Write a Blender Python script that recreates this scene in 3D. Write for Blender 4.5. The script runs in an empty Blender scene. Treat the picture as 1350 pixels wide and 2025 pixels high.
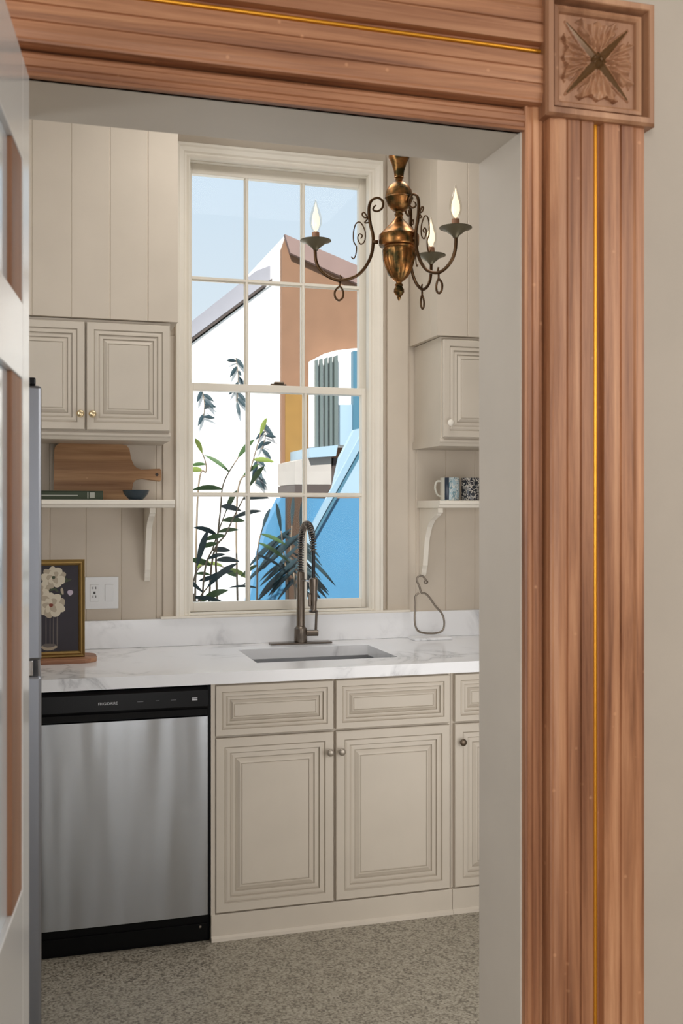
import bpy, bmesh, math, random
from mathutils import Vector, Matrix
random.seed(7)
PI = math.pi
S = bpy.context.scene
C = S.collection
# ------------------------------------------------------------ camera, world, lights, exposure
H_CAM = 1.47; YAW = math.radians(16.4); F = 2090.0; HOR = 1005.0
cam_d = bpy.data.cameras.new('camera'); cam = bpy.data.objects.new('camera', cam_d); C.objects.link(cam)
cam.location = (0, 0, H_CAM); cam.rotation_euler = (PI/2, 0, -YAW)
cam_d.sensor_fit = 'HORIZONTAL'; cam_d.sensor_width = 24.0; cam_d.lens = F/1350*24
cam_d.shift_y = -(1012.5-HOR)/1350
cam_d.clip_start = .05
cam_d.dof.use_dof = True; cam_d.dof.focus_distance = 3.9; cam_d.dof.aperture_fstop = 8
S.camera = cam
S.view_settings.view_transform = 'Standard'; S.view_settings.look = 'None'
S.view_settings.gamma = 1; S.view_settings.use_curve_mapping = False
S.view_settings.exposure = 0.0
w = bpy.data.worlds.new('World'); S.world = w; w.use_nodes = True
nt = w.node_tree; nt.nodes.clear()
wo = nt.nodes.new('ShaderNodeOutputWorld'); bg = nt.nodes.new('ShaderNodeBackground')
tc = nt.nodes.new('ShaderNodeTexCoord'); sx = nt.nodes.new('ShaderNodeSeparateXYZ')
rp = nt.nodes.new('ShaderNodeValToRGB'); rp.color_ramp.elements[0].color = (.83, .89, .92, 1)
rp.color_ramp.elements[1].position = .6; rp.color_ramp.elements[1].color = (.50, .70, .92, 1)
nt.links.new(tc.outputs['Generated'], sx.inputs[0]); nt.links.new(sx.outputs['Z'], rp.inputs[0])
nt.links.new(rp.outputs[0], bg.inputs[0]); bg.inputs[1].default_value = .98
nt.links.new(bg.outputs[0], wo.inputs[0])
def aim(o, target):
    o.rotation_euler = (Vector(target)-o.location).to_track_quat('-Z', 'Y').to_euler()
def area(name, loc, target, sx_, sy_, power, col):
    d = bpy.data.lights.new(name, 'AREA'); d.shape = 'RECTANGLE'; d.size = sx_; d.size_y = sy_
    d.energy = power; d.color = col
    o = bpy.data.objects.new(name, d); C.objects.link(o); o.location = loc; aim(o, target); return o
sd = bpy.data.lights.new('sun', 'SUN'); sd.energy = 9.5; sd.angle = math.radians(.6); sd.color = (1, .96, .9)
sun = bpy.data.objects.new('sun', sd); C.objects.link(sun)
sun.rotation_euler = Vector((.28, .62, -.75)).to_track_quat('-Z', 'Y').to_euler()
area('kitchen_top_fill', (1.0, 3.35, 3.08), (1.0, 3.4, 0), 1.2, .7, 11.5, (1, .97, .93))  # added soft fill below the ceiling, no fixture there
area('kitchen_left_fill', (-.66, 2.5, 1.95), (1.6, 3.5, 1.5), .7, 1.2, 12, (.95, .98, 1))  # unseen fill added at the left wall to brighten the right cabinet sides
area('kitchen_front_fill', (1.65, 2.25, .95), (.35, 4.2, .9), 1.2, 1.5, 12.5, (1, .985, .97))  # added fill floating inside the kitchen to lift the lower cabinets, no window
area('hall_right_assumed_fill', (2.75, -1.0, 2.3), (.6, 1.7, 2.0), 1.4, 1.2, 34, (1, .975, .94))  # added lamp for assumed light from the upper right, no window there
area('hall_left_fill', (-1.3, -2.9, 1.75), (.8, 1.8, 2.1), 1.2, 1.7, 104, (1, .985, .96))  # added fill behind the camera, brightens the right jamb
area('hall_reflection_fill', (.80, -2.9, 1.15), (.7, 1.8, 1.1), .75, 2.1, 26, (.96, .98, 1))  # added unseen lamp, mirrored as bands in the dishwasher; no glass door there

# ------------------------------------------------------------ helpers
sn, cs = math.sin(YAW), math.cos(YAW)
def pt(px, py, Y):                       # where a sight line meets the plane at depth Y
    u = (px-675)/F; D = Y/(cs-u*sn)
    return D*(sn+u*cs), H_CAM+(HOR-py)/F*D
W0 = {}                                  # world origins of parents
def tag(o, label=None, cat=None, group=None, kind=None):
    if label: o['label'] = label
    if cat: o['category'] = cat
    if group: o['group'] = group
    if kind: o['kind'] = kind
    return o
def thing(name, loc, label, cat, group=None, kind=None):
    o = bpy.data.objects.new(name, None); C.objects.link(o); o.location = loc; o.empty_display_size = .05
    W0[o.name] = Vector(loc); return tag(o, label, cat, group, kind)
def obj(name, bm, mats, parent=None, smooth=False, label=None):
    if smooth is not False:
        for f in bm.faces: f.smooth = True
    bmesh.ops.recalc_face_normals(bm, faces=bm.faces)
    vs = [v.co for v in bm.verts]
    lo = Vector([min(v[i] for v in vs) for i in range(3)]); hi = Vector([max(v[i] for v in vs) for i in range(3)])
    c = (lo+hi)/2; c.z = lo.z
    for v in bm.verts: v.co -= c
    me = bpy.data.meshes.new(name); bm.to_mesh(me); bm.free()
    for m in (mats if isinstance(mats, (list, tuple)) else [mats]): me.materials.append(m)
    o = bpy.data.objects.new(name, me); C.objects.link(o)
    W0[o.name] = c.copy(); o.location = c
    if parent is not None:
        o.parent = parent; o.location = c-W0[parent.name]
    if smooth == 'auto':
        md = o.modifiers.new('edge', 'EDGE_SPLIT'); md.split_angle = math.radians(35)
    if label: o['label'] = label
    return o
def struct(name, bm, mats, parent=None, **k):
    o = obj(name, bm, mats, parent, **k)
    if parent is None: o['kind'] = 'structure'
    return o
def NB(): return bmesh.new()
def box(bm, x0, x1, y0, y1, z0, z1, mi=0, bev=0):
    vs = [bm.verts.new((x, y, z)) for x in (x0, x1) for y in (y0, y1) for z in (z0, z1)]
    fs = []
    for q in ((0,1,3,2),(4,6,7,5),(0,4,5,1),(2,3,7,6),(0,2,6,4),(1,5,7,3)):
        f = bm.faces.new([vs[i] for i in q]); f.material_index = mi; fs.append(f)
    if bev:
        bmesh.ops.recalc_face_normals(bm, faces=fs)
        es = list({e for f in fs for e in f.edges})
        r = bmesh.ops.bevel(bm, geom=es, offset=bev, segments=2, affect='EDGES', profile=.5)
        for f in r['faces']: f.material_index = mi
    return bm
def B(*a, **k): return box(NB(), *a, **k)
def prism(bm, pts, fn, a, b, mi=0):
    A = [bm.verts.new(fn(u, v, a)) for u, v in pts]; Z = [bm.verts.new(fn(u, v, b)) for u, v in pts]
    n = len(pts)
    for i in range(n):
        f = bm.faces.new((A[i], A[(i+1) % n], Z[(i+1) % n], Z[i])); f.material_index = mi
    for L in (A, Z[::-1]):
        f = bm.faces.new(L); f.material_index = mi
        f.normal_update()
        if n > 4: bmesh.ops.triangulate(bm, faces=[f], ngon_method='EAR_CLIP')
    return bm
XZ = lambda u, v, w_: (u, w_, v)         # outline in x,z extruded along y
XY = lambda u, v, w_: (u, v, w_)         # outline in x,y extruded along z
YZ = lambda u, v, w_: (w_, u, v)         # outline in y,z extruded along x
def lathe(bm, prof, c=(0,0,0), n=32, mi=0, flute=None):
    rings = []
    for r, z in prof:
        ring = []
        for k in range(n):
            a = 2*PI*k/n; rr = r
            if flute: rr = r*(1+flute(z)*abs(math.cos(a*6)))
            ring.append(bm.verts.new((c[0]+rr*math.cos(a), c[1]+rr*math.sin(a), c[2]+z)))
        rings.append(ring)
    for A, Z in zip(rings, rings[1:]):
        for k in range(n):
            f = bm.faces.new((A[k], A[(k+1) % n], Z[(k+1) % n], Z[k])); f.material_index = mi
    for L in (rings[0], rings[-1]):
        try: f = bm.faces.new(L); f.material_index = mi
        except Exception: pass
    return bm
def tube(bm, pts, r, n=8, mi=0, cap=True):
    P = [Vector(p) for p in pts]; rad = r if isinstance(r, (list, tuple)) else [r]*len(P)
    t0 = (P[1]-P[0]).normalized(); up = Vector((0, 0, 1)) if abs(t0.z) < .9 else Vector((1, 0, 0))
    nrm = t0.cross(up).normalized(); rings = []
    for i, p in enumerate(P):
        t = (P[min(i+1, len(P)-1)]-P[max(i-1, 0)]).normalized()
        nrm = (nrm-t*nrm.dot(t)).normalized(); bn = t.cross(nrm)
        rings.append([bm.verts.new(p+rad[i]*(math.cos(2*PI*k/n)*nrm+math.sin(2*PI*k/n)*bn)) for k in range(n)])
    for A, Z in zip(rings, rings[1:]):
        for k in range(n):
            f = bm.faces.new((A[k], A[(k+1) % n], Z[(k+1) % n], Z[k])); f.material_index = mi
    if cap:
        for L in (rings[0], rings[-1]):
            f = bm.faces.new(L); f.material_index = mi
    return bm
def spline(pts, sub=8, closed=False):
    P = [Vector(p) for p in pts]; n = len(P); out = []
    rng = range(n) if closed else range(n-1)
    for i in rng:
        if closed: a, b, c, d = P[(i-1) % n], P[i], P[(i+1) % n], P[(i+2) % n]
        else: a, b, c, d = P[max(i-1, 0)], P[i], P[i+1], P[min(i+2, n-1)]
        for k in range(sub):
            t = k/sub
            out.append(.5*((2*b)+(c-a)*t+(2*a-5*b+4*c-d)*t*t+(3*b-a-3*c+d)*t**3))
    out.append(P[0] if closed else P[-1]); return out
def nested(bm, x0, x1, z0, z1, y, loops, thick):
    """panelled front facing -y: loops = (inset, height towards the viewer, material)"""
    prev = None
    def ring(i, h): return [bm.verts.new(p) for p in ((x0+i, y-h, z0+i), (x1-i, y-h, z0+i), (x1-i, y-h, z1-i), (x0+i, y-h, z1-i))]
    prev = ring(0, -thick); f = bm.faces.new(prev[::-1])
    for i, h, mi in loops:
        cur = ring(i, h)
        for k in range(4):
            f = bm.faces.new((prev[k], prev[(k+1) % 4], cur[(k+1) % 4], cur[k])); f.material_index = mi
        prev = cur
    f = bm.faces.new(prev); return bm

# ------------------------------------------------------------ materials
def mat(name, col, rough=.5, metal=0, **k):
    m = bpy.data.materials.new(name); m.use_nodes = True; b = m.node_tree.nodes['Principled BSDF']
    b.inputs['Base Color'].default_value = (*col, 1); b.inputs['Roughness'].default_value = rough
    b.inputs['Metallic'].default_value = metal
    for kk, v in k.items(): b.inputs[kk].default_value = v
    return m
def N(m, t, **k):
    n = m.node_tree.nodes.new(t)
    for a, b in k.items():
        if a.startswith('_'): n.inputs[a[1:].replace('_', ' ')].default_value = b
        else: setattr(n, a, b)
    return n
def L(m, a, b): m.node_tree.links.new(a, b)
def bs(m): return m.node_tree.nodes['Principled BSDF']
def coords(m, scale=(1,1,1)):
    t = N(m, 'ShaderNodeTexCoord'); mp = N(m, 'ShaderNodeMapping'); mp.inputs['Scale'].default_value = scale
    L(m, t.outputs['Object'], mp.inputs[0]); return mp.outputs[0]
def ramp(m, fac, stops):
    r = N(m, 'ShaderNodeValToRGB'); e = r.color_ramp.elements
    while len(e) < len(stops): e.new(.5)
    for q, (p, c) in zip(e, stops): q.position = p; q.color = (*c, 1)
    L(m, fac, r.inputs[0]); return r.outputs[0]
def bump(m, h, strength=.2, dist=.002):
    b = N(m, 'ShaderNodeBump'); b.inputs['Strength'].default_value = strength; b.inputs['Distance'].default_value = dist
    L(m, h, b.inputs['Height']); L(m, b.outputs[0], bs(m).inputs['Normal'])
def paint(name, col, rough=.45, var=.03):
    m = mat(name, col, rough); v = coords(m, (1,1,1))
    n = N(m, 'ShaderNodeTexNoise', _Scale=6.0, _Detail=5.0); L(m, v, n.inputs[0])
    L(m, ramp(m, n.outputs[0], [(.3, tuple(c*(1-var) for c in col)), (.7, tuple(min(1, c*(1+var)) for c in col))]), bs(m).inputs['Base Color'])
    n2 = N(m, 'ShaderNodeTexNoise', _Scale=180.0, _Detail=2.0); L(m, v, n2.inputs[0]); bump(m, n2.outputs[0], .06, .001)
    return m
def wood(name, axis, dark, mid, light, scale=1.0, rough=.45):
    m = mat(name, mid, rough)
    sc = [34*scale]*3; sc[axis] = 1.1*scale; v = coords(m, sc)
    n = N(m, 'ShaderNodeTexNoise', _Scale=1.0, _Detail=9.0, _Roughness=.68, _Distortion=.35); L(m, v, n.inputs[0])
    c1 = ramp(m, n.outputs[0], [(.32, dark), (.5, mid), (.66, light)])
    sc2 = [9*scale]*3; sc2[axis] = .6*scale; v2 = coords(m, sc2)
    n2 = N(m, 'ShaderNodeTexNoise', _Scale=1.0, _Detail=3.0); L(m, v2, n2.inputs[0])
    mx = N(m, 'ShaderNodeMix', data_type='RGBA', blend_type='MULTIPLY'); mx.inputs[0].default_value = .8
    L(m, c1, mx.inputs[6]); L(m, ramp(m, n2.outputs[0], [(.38, (.60, .50, .46)), (.60, (1.12, 1.08, 1.06))]), mx.inputs[7])
    v3 = coords(m, (1,1,1)); n3 = N(m, 'ShaderNodeTexVoronoi', _Scale=22.0); L(m, v3, n3.inputs[0])
    sp = ramp(m, n3.outputs['Distance'], [(.045, (1, 1, 1)), (.09, (0, 0, 0))])
    mx2 = N(m, 'ShaderNodeMix', data_type='RGBA'); L(m, sp, mx2.inputs[0]); L(m, mx.outputs[2], mx2.inputs[6]); mx2.inputs[7].default_value = (*[min(1, c*1.35) for c in light], 1)
    mul = N(m, 'ShaderNodeMath', operation='MULTIPLY'); mul.inputs[1].default_value = .3; L(m, sp, mul.inputs[0]); L(m, mul.outputs[0], mx2.inputs[0])
    L(m, mx2.outputs[2], bs(m).inputs['Base Color']); bump(m, n.outputs[0], .25, .002)
    return m
M = {}
GR = (.62, .54, .445)
M['wall'] = paint('greige_wall_paint', GR, .6)
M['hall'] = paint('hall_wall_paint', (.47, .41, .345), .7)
M['cab'] = paint('cabinet_paint', (.62, .55, .46), .42)
M['glaze'] = paint('cabinet_glaze_line', (.44, .38, .305), .5)
M['trim'] = paint('window_trim_paint', (.86, .80, .70), .38)
M['jamb'] = paint('jamb_paint', (.67, .61, .535), .5)
M['ceil'] = paint('ceiling_white', (.8, .78, .74), .7)
wd, wm, wl = (.17, .06, .024), (.44, .205, .10), (.62, .335, .18)
M['wood_z'] = wood('stripped_wood_upright', 2, wd, wm, wl)
M['wood_x'] = wood('stripped_wood_level', 0, wd, wm, wl)
M['wood_b'] = wood('carved_block_wood', 2, (.24, .11, .055), (.42, .225, .125), (.52, .30, .175), .5)
M['wax'] = mat('dark_waxed_relief', (.13, .065, .022), .3, .3)
M['groove'] = mat('casing_dark_groove', (.07, .03, .015), .6)
M['bead_strip'] = mat('gold_bead_metal', (.80, .36, .035), .3, .8)  # gold-coloured metallic bead lying in the casing groove
M['doorpane'] = mat('glare_tinted_pane', (.66, .72, .78), .12)  # pale blue carries the window glare mirrored in the door pane
M['brown_door'] = wood('door_brown_strip', 2, (.25, .12, .06), (.38, .19, .10), (.47, .26, .15))
M['doorp'] = mat('glossy_white_door_paint', (.74, .74, .74), .16)
M['board'] = wood('cutting_board_wood', 0, (.30, .15, .065), (.46, .27, .135), (.58, .36, .19), 1.2)
M['tray'] = wood('round_tray_wood', 0, (.22, .09, .04), (.36, .17, .09), (.46, .25, .14), 1.5)
M['black'] = mat('black_plastic', (.004, .004, .005), .25, **{'Specular IOR Level': .25})
M['black_matte'] = mat('black_matte', (.002, .002, .002), .5, **{'Specular IOR Level': .12})
M['white_pl'] = mat('white_plastic', (.82, .82, .82), .3)
M['slot'] = mat('socket_slot', (.05, .05, .05), .5)
M['bronze'] = mat('oil_bronze_knob', (.16, .12, .085), .38, .8)
M['nickel'] = mat('brushed_dark_nickel', (.20, .165, .135), .3, .9)
M['steel_d'] = mat('dark_hose', (.02, .02, .025), .35, .3)
M['chrome'] = mat('chrome', (.7, .7, .72), .12, 1)
M['brassknob'] = mat('pale_brass', (.78, .62, .38), .25, .8)
M['paleknob'] = mat('pale_nickel_knob', (.42, .37, .31), .35, .6)
M['wire'] = mat('brushed_pewter', (.27, .23, .19), .35, .85)
M['gold'] = mat('gold_frame_leaf', (.30, .19, .06), .42, .6)
M['bowl'] = mat('navy_glaze', (.028, .045, .06), .2)
M['gbook'] = mat('olive_cloth', (.045, .06, .035), .7)
M['paper'] = mat('paper', (.5, .46, .38), .8)
M['ink'] = mat('pale_print', (.42, .43, .38), .6)
M['printw'] = mat('panel_print', (.6, .6, .62), .3)
M['printd'] = mat('panel_print_dim', (.12, .12, .13), .3)
def steel(name, col, rough, amp):
    m = mat(name, col, rough, 1.0)
    v = coords(m, (5, 5, .7)); n = N(m, 'ShaderNodeTexNoise', _Scale=1.0, _Detail=1.5); L(m, v, n.inputs[0])
    v2 = coords(m, (.8, .8, 400)); n2 = N(m, 'ShaderNodeTexNoise', _Scale=3.0, _Detail=2.0); L(m, v2, n2.inputs[0])
    b1 = N(m, 'ShaderNodeBump'); b1.inputs['Strength'].default_value = 1; b1.inputs['Distance'].default_value = amp; L(m, n.outputs[0], b1.inputs['Height'])
    b2 = N(m, 'ShaderNodeBump'); b2.inputs['Strength'].default_value = .08; b2.inputs['Distance'].default_value = .0004; L(m, n2.outputs[0], b2.inputs['Height']); L(m, b1.outputs[0], b2.inputs['Normal'])
    L(m, b2.outputs[0], bs(m).inputs['Normal']); return m
M['steel'] = steel('brushed_stainless', (.52, .54, .575), .2, .017)
M['steel_f'] = steel('fridge_stainless', (.27, .28, .31), .35, .002)
M['sink'] = mat('sink_stainless', (.52, .52, .53), .33, .9)
def marble():
    m = mat('white_veined_quartz', (.86, .86, .87), .18)
    v = coords(m, (1, 1, 1)); n = N(m, 'ShaderNodeTexNoise', _Scale=2.6, _Detail=7.0, _Roughness=.55, _Distortion=.9); L(m, v, n.inputs[0])
    s = N(m, 'ShaderNodeMath', operation='SUBTRACT'); s.inputs[1].default_value = .5; L(m, n.outputs[0], s.inputs[0])
    a = N(m, 'ShaderNodeMath', operation='ABSOLUTE'); L(m, s.outputs[0], a.inputs[0])
    vein = ramp(m, a.outputs[0], [(0, (.50, .50, .52)), (.012, (.74, .74, .755)), (.05, (.94, .94, .955))])
    n2 = N(m, 'ShaderNodeTexNoise', _Scale=1.7, _Detail=3.0); L(m, v, n2.inputs[0])
    mk = ramp(m, n2.outputs[0], [(.45, (0, 0, 0)), (.62, (1, 1, 1))])
    mx = N(m, 'ShaderNodeMix', data_type='RGBA'); L(m, mk, mx.inputs[0]); mx.inputs[6].default_value = (.94, .94, .955, 1); L(m, vein, mx.inputs[7])
    L(m, mx.outputs[2], bs(m).inputs['Base Color']); return m
M['marble'] = marble()
def floor_mat():
    m = mat('patterned_tile_floor', (.3, .27, .2), .45)
    v = coords(m, (1, 1, 1))
    vo = N(m, 'ShaderNodeTexVoronoi', _Scale=95.0); L(m, v, vo.inputs[0])
    n = N(m, 'ShaderNodeTexNoise', _Scale=135.0, _Detail=3.0, _Distortion=.6); L(m, v, n.inputs[0])
    # repeated medallions: distance to the centre of each 0.15 m tile
    mp = N(m, 'ShaderNodeVectorMath', operation='MODULO'); ad = N(m, 'ShaderNodeVectorMath', operation='ADD'); ad.inputs[1].default_value = (20, 20, 0)
    L(m, v, ad.inputs[0]); L(m, ad.outputs[0], mp.inputs[0]); mp.inputs[1].default_value = (.15, .15, 1)
    sb = N(m, 'ShaderNodeVectorMath', operation='SUBTRACT'); sb.inputs[1].default_value = (.075, .075, 0); L(m, mp.outputs[0], sb.inputs[0])
    ln = N(m, 'ShaderNodeVectorMath', operation='LENGTH'); L(m, sb.outputs[0], ln.inputs[0])
    sw = N(m, 'ShaderNodeMath', operation='SINE'); ml = N(m, 'ShaderNodeMath', operation='MULTIPLY'); ml.inputs[1].default_value = 230
    L(m, ln.outputs['Value'], ml.inputs[0]); L(m, ml.outputs[0], sw.inputs[0])
    a1 = N(m, 'ShaderNodeMath', operation='MULTIPLY_ADD'); a1.inputs[1].default_value = .035; L(m, sw.outputs[0], a1.inputs[0]); L(m, n.outputs[0], a1.inputs[2])
    a2 = N(m, 'ShaderNodeMath', operation='MULTIPLY_ADD'); a2.inputs[1].default_value = -.30; L(m, vo.outputs['Distance'], a2.inputs[0]); L(m, a1.outputs[0], a2.inputs[2])
    L(m, ramp(m, a2.outputs[0], [(.18, (.15, .13, .10)), (.34, (.32, .285, .222)), (.54, (.44, .40, .325))]), bs(m).inputs['Base Color'])
    return m
M['floor'] = floor_mat()
def glass(name, tint=(1,1,1), gl=.06, rough=0):
    m = bpy.data.materials.new(name); m.use_nodes = True; t = m.node_tree; t.nodes.remove(bs(m))
    tr = t.nodes.new('ShaderNodeBsdfTransparent'); tr.inputs[0].default_value = (*tint, 1)
    g = t.nodes.new('ShaderNodeBsdfGlossy'); g.inputs['Roughness'].default_value = rough
    mx = t.nodes.new('ShaderNodeMixShader'); mx.inputs[0].default_value = gl
    L(m, tr.outputs[0], mx.inputs[1]); L(m, g.outputs[0], mx.inputs[2]); L(m, mx.outputs[0], t.nodes['Material Output'].inputs[0]); return m
M['pane'] = glass('window_glass', (.99, 1, 1), .005)
M['bulbglass'] = glass('bulb_glass', (1, .985, .95), .12)
M['doorglass'] = glass('door_glass', (.80, .90, 1), .5, .06)
def emis(name, col, s):
    m = mat(name, col, .5); bs(m).inputs['Emission Color'].default_value = (*col, 1); bs(m).inputs['Emission Strength'].default_value = s; return m
M['flame'] = emis('lit_filament', (1, .83, .58), 1.3)
def brass():
    m = mat('aged_brass', (.5, .27, .09), .3, .95)
    v = coords(m, (1, 1, 1)); n = N(m, 'ShaderNodeTexNoise', _Scale=34.0, _Detail=5.0); L(m, v, n.inputs[0])
    L(m, ramp(m, n.outputs[0], [(.38, (.07, .055, .022)), (.5, (.30, .15, .05)), (.66, (.60, .25, .08))]), bs(m).inputs['Base Color'])
    L(m, ramp(m, n.outputs[0], [(.3, (.5, .5, .5)), (.7, (.22, .22, .22))]), bs(m).inputs['Roughness']); return m
M['brass'] = brass()
M['brass_dark'] = mat('dark_patinated_brass', (.12, .065, .03), .36, .85)
M['verdigris'] = mat('greenish_patina_plate', (.17, .145, .09), .42, .6)
M['sleeve'] = mat('copper_candle_sleeve', (.55, .30, .19), .4, .2)
# outdoors
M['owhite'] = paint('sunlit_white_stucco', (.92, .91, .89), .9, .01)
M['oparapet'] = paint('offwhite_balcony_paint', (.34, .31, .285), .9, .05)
M['otan'] = paint('tan_plaster', (.185, .10, .058), .9, .06)  # darkened tan, the wall's shade is put into its colour
M['golden_glow'] = paint('painted_golden_glow', (.21, .115, .028), .9, .08)  # reflected golden glow on the lower tan wall, painted as colour
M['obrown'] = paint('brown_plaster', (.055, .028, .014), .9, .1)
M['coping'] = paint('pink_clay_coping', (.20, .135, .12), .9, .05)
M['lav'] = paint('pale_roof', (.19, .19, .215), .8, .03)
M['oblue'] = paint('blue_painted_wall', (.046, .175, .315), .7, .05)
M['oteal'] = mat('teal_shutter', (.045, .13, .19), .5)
M['ogrey'] = mat('grey_green_slat', (.10, .125, .12), .5)
M['opale'] = mat('pale_blue_panel', (.26, .36, .44), .5)
M['rail'] = mat('pale_blue_rail', (.22, .33, .42), .4)
M['odark'] = mat('dark_timber', (.05, .035, .03), .7)
M['ground'] = paint('courtyard_paving', (.5, .47, .42), .9)
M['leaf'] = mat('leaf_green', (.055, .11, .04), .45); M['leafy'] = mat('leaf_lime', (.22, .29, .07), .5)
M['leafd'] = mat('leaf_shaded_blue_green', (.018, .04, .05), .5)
M['stem'] = mat('stem_brown', (.17, .13, .09), .7)

# ------------------------------------------------------------ planes of the place (metres)
YN, YF = 1.70, 1.865          # doorway wall, hall side and kitchen side
YW = 4.29                     # kitchen back wall
XL, XR = -.0156, .828         # opening
ZT = 2.13
YU = 3.96                     # front of soffit and wall cabinets
GX0, GX1, GZ0, GZ1 = .638, 1.36, 1.085, 2.85    # glazed area of the window
# ---------- room shell
struct('floor', B(-3, 4.2, -3, YW+.25, -.1, 0), M['floor'])
struct('ceiling', B(-1.0, 4.0, YN, YW+.25, 3.15, 3.3), M['ceil'])
struct('ceiling', B(-3, 4.2, -3, YN, 3.15, 3.3), M['ceil'])
bm = NB()                     # doorway wall
box(bm, -3, XL-.012, YN, YF, 0, 3.15); box(bm, XR+.012, 4.2, YN, YF, 0, 3.15); box(bm, XL-.012, XR+.012, YN, YF, ZT+.012, 3.15)
struct('wall_front', bm, M['hall'])
bm = NB()
box(bm, XR-.003, XR+.012, YN-.008, YF+.004, 0, ZT+.012); box(bm, XL-.012, XR-.003, YN-.008, YF+.004, ZT, ZT+.012)
box(bm, XL-.012, XL, YN-.008, YF+.004, 0, ZT)
struct('trim_1', bm, M['jamb'])
struct('wall_left', B(-.95, -.75, YF, YW+.2, 0, 3.15), M['wall'])
struct('wall_right', B(3.6, 3.8, YF, YW+.2, 0, 3.15), M['wall'])
struct('wall_hall_left', B(-3, -2.9, -3, YN, 0, 3.15), M['hall'])
struct('wall_hall_right', B(4.0, 4.2, -3, YN, 0, 3.15), M['hall'])
struct('wall_hall_back', B(-3, 4.2, -3.1, -3, 0, 3.15), M['hall'])
# back wall with vertical V-groove boards and the window opening
def boards(bm, x0, x1, y, yb, z0, z1, first, pitch=.1375, g=.005, d=.0028):
    xs = [first+k*pitch for k in range(-40, 60) if x0+.012 < first+k*pitch < x1-.012]
    pts = [(x0, y)]
    for x in xs: pts += [(x-g/2, y), (x, y+d), (x+g/2, y)]
    pts += [(x1, y), (x1, yb), (x0, yb)]
    prism(bm, pts, XY, z0, z1)
bm = NB(); ox0, ox1, oz0, oz1 = GX0-.045, GX1+.045, GZ0-.05, GZ1+.055
boards(bm, -.75, ox0, YW, YW+.2, 0, 3.15, .073); boards(bm, ox1, 3.6, YW, YW+.2, 0, 3.15, 1.736)
box(bm, ox0, ox1, YW, YW+.2, 0, oz0); box(bm, ox0, ox1, YW, YW+.2, oz1, 3.15)
struct('wall_back', bm, M['wall'])
# flat boards either side of the window casing
struct('trim_2', B(.512, .574, YW-.012, YW, 1.027, 2.165, bev=.002), M['wall'])
struct('trim_3', B(1.463, 1.558, YW-.012, YW, 1.027, 2.97, bev=.002), M['wall'])
# boarded soffits over the wall cabinets
bm = NB(); boards(bm, -.75, .529, YU, YW, 2.165, 3.15, .143); struct('soffit_left', bm, M['wall'])
bm = NB(); boards(bm, 1.566, 3.6, YU, YW, 2.165, 3.15, 1.70)
box(bm, 1.5655, 1.568, YU+.075, YU+.083, 2.17, 3.14); struct('soffit_right', bm, M['wall'])

# ---------- window
win = thing('window_1', ((GX0+GX1)/2, YW, GZ0-.05), None, None, kind='structure')
def frame_rect(bm, x0, x1, z0, z1, steps):
    """mitred moulding round a rectangle; steps=(distance outwards, y)"""
    prev = None
    for d, y in steps:
        cur = [bm.verts.new(p) for p in ((x0-d, y, z0-d), (x1+d, y, z0-d), (x1+d, y, z1+d), (x0-d, y, z1+d))]
        if prev:
            for k in range(4): bm.faces.new((prev[k], prev[(k+1) % 4], cur[(k+1) % 4], cur[k]))
        prev = cur
# casing: three sides
bm = NB()
prof = [(-.045+.0, YW+.02), (-.045, YW-.018), (-.052, YW-.024), (-.060, YW-.020), (-.066, YW-.020), (-.072, YW-.028), (-.088, YW-.030), (-.094, YW-.036), (-.103, YW-.036), (-.106, YW-.03), (-.106, YW+.0)]
def casing_sides(bm, x0, x1, zt, zb, prof):
    ringsets = []
    for d, y in prof:
        ringsets.append([bm.verts.new(p) for p in ((x0+d, y, zb), (x0+d, y, zt-d), (x1-d, y, zt-d), (x1-d, y, zb))])
    for A, Z in zip(ringsets, ringsets[1:]):
        for k in range(3): bm.faces.new((A[k], A[k+1], Z[k+1], Z[k]))
    for k in (0, 3): bm.faces.new([r[k] for r in ringsets])
c_l = (GX0-.045, GX1+.045)
casing_sides(bm, GX0+.045-.018, GX1-.045+.018, GZ1-.045+.035, 1.035, prof)
obj('window_casing', bm, M['trim'], win)
bm = NB()            # outer frame and stops, deeper in the wall
def hollow(bm, x0, x1, z0, z1, wl_, wr_, wb, wt, y0, y1, bev=.002):
    box(bm, x0, x0+wl_, y0, y1, z0, z1, bev=bev); box(bm, x1-wr_, x1, y0, y1, z0, z1, bev=bev)
    box(bm, x0+wl_, x1-wr_, y0, y1, z0, z0+wb, bev=bev); box(bm, x0+wl_, x1-wr_, y0, y1, z1-wt, z1, bev=bev)
hollow(bm, GX0-.047, GX1+.047, GZ0-.052, GZ1+.057, .016, .016, .014, .016, YW-.012, YW+.16, .001)
hollow(bm, GX0-.033, GX1+.033, GZ0-.040, GZ1+.043, .010, .010, .002, .012, YW+.002, YW+.018, .001)
obj('window_frame', bm, M['trim'], win)
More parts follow.
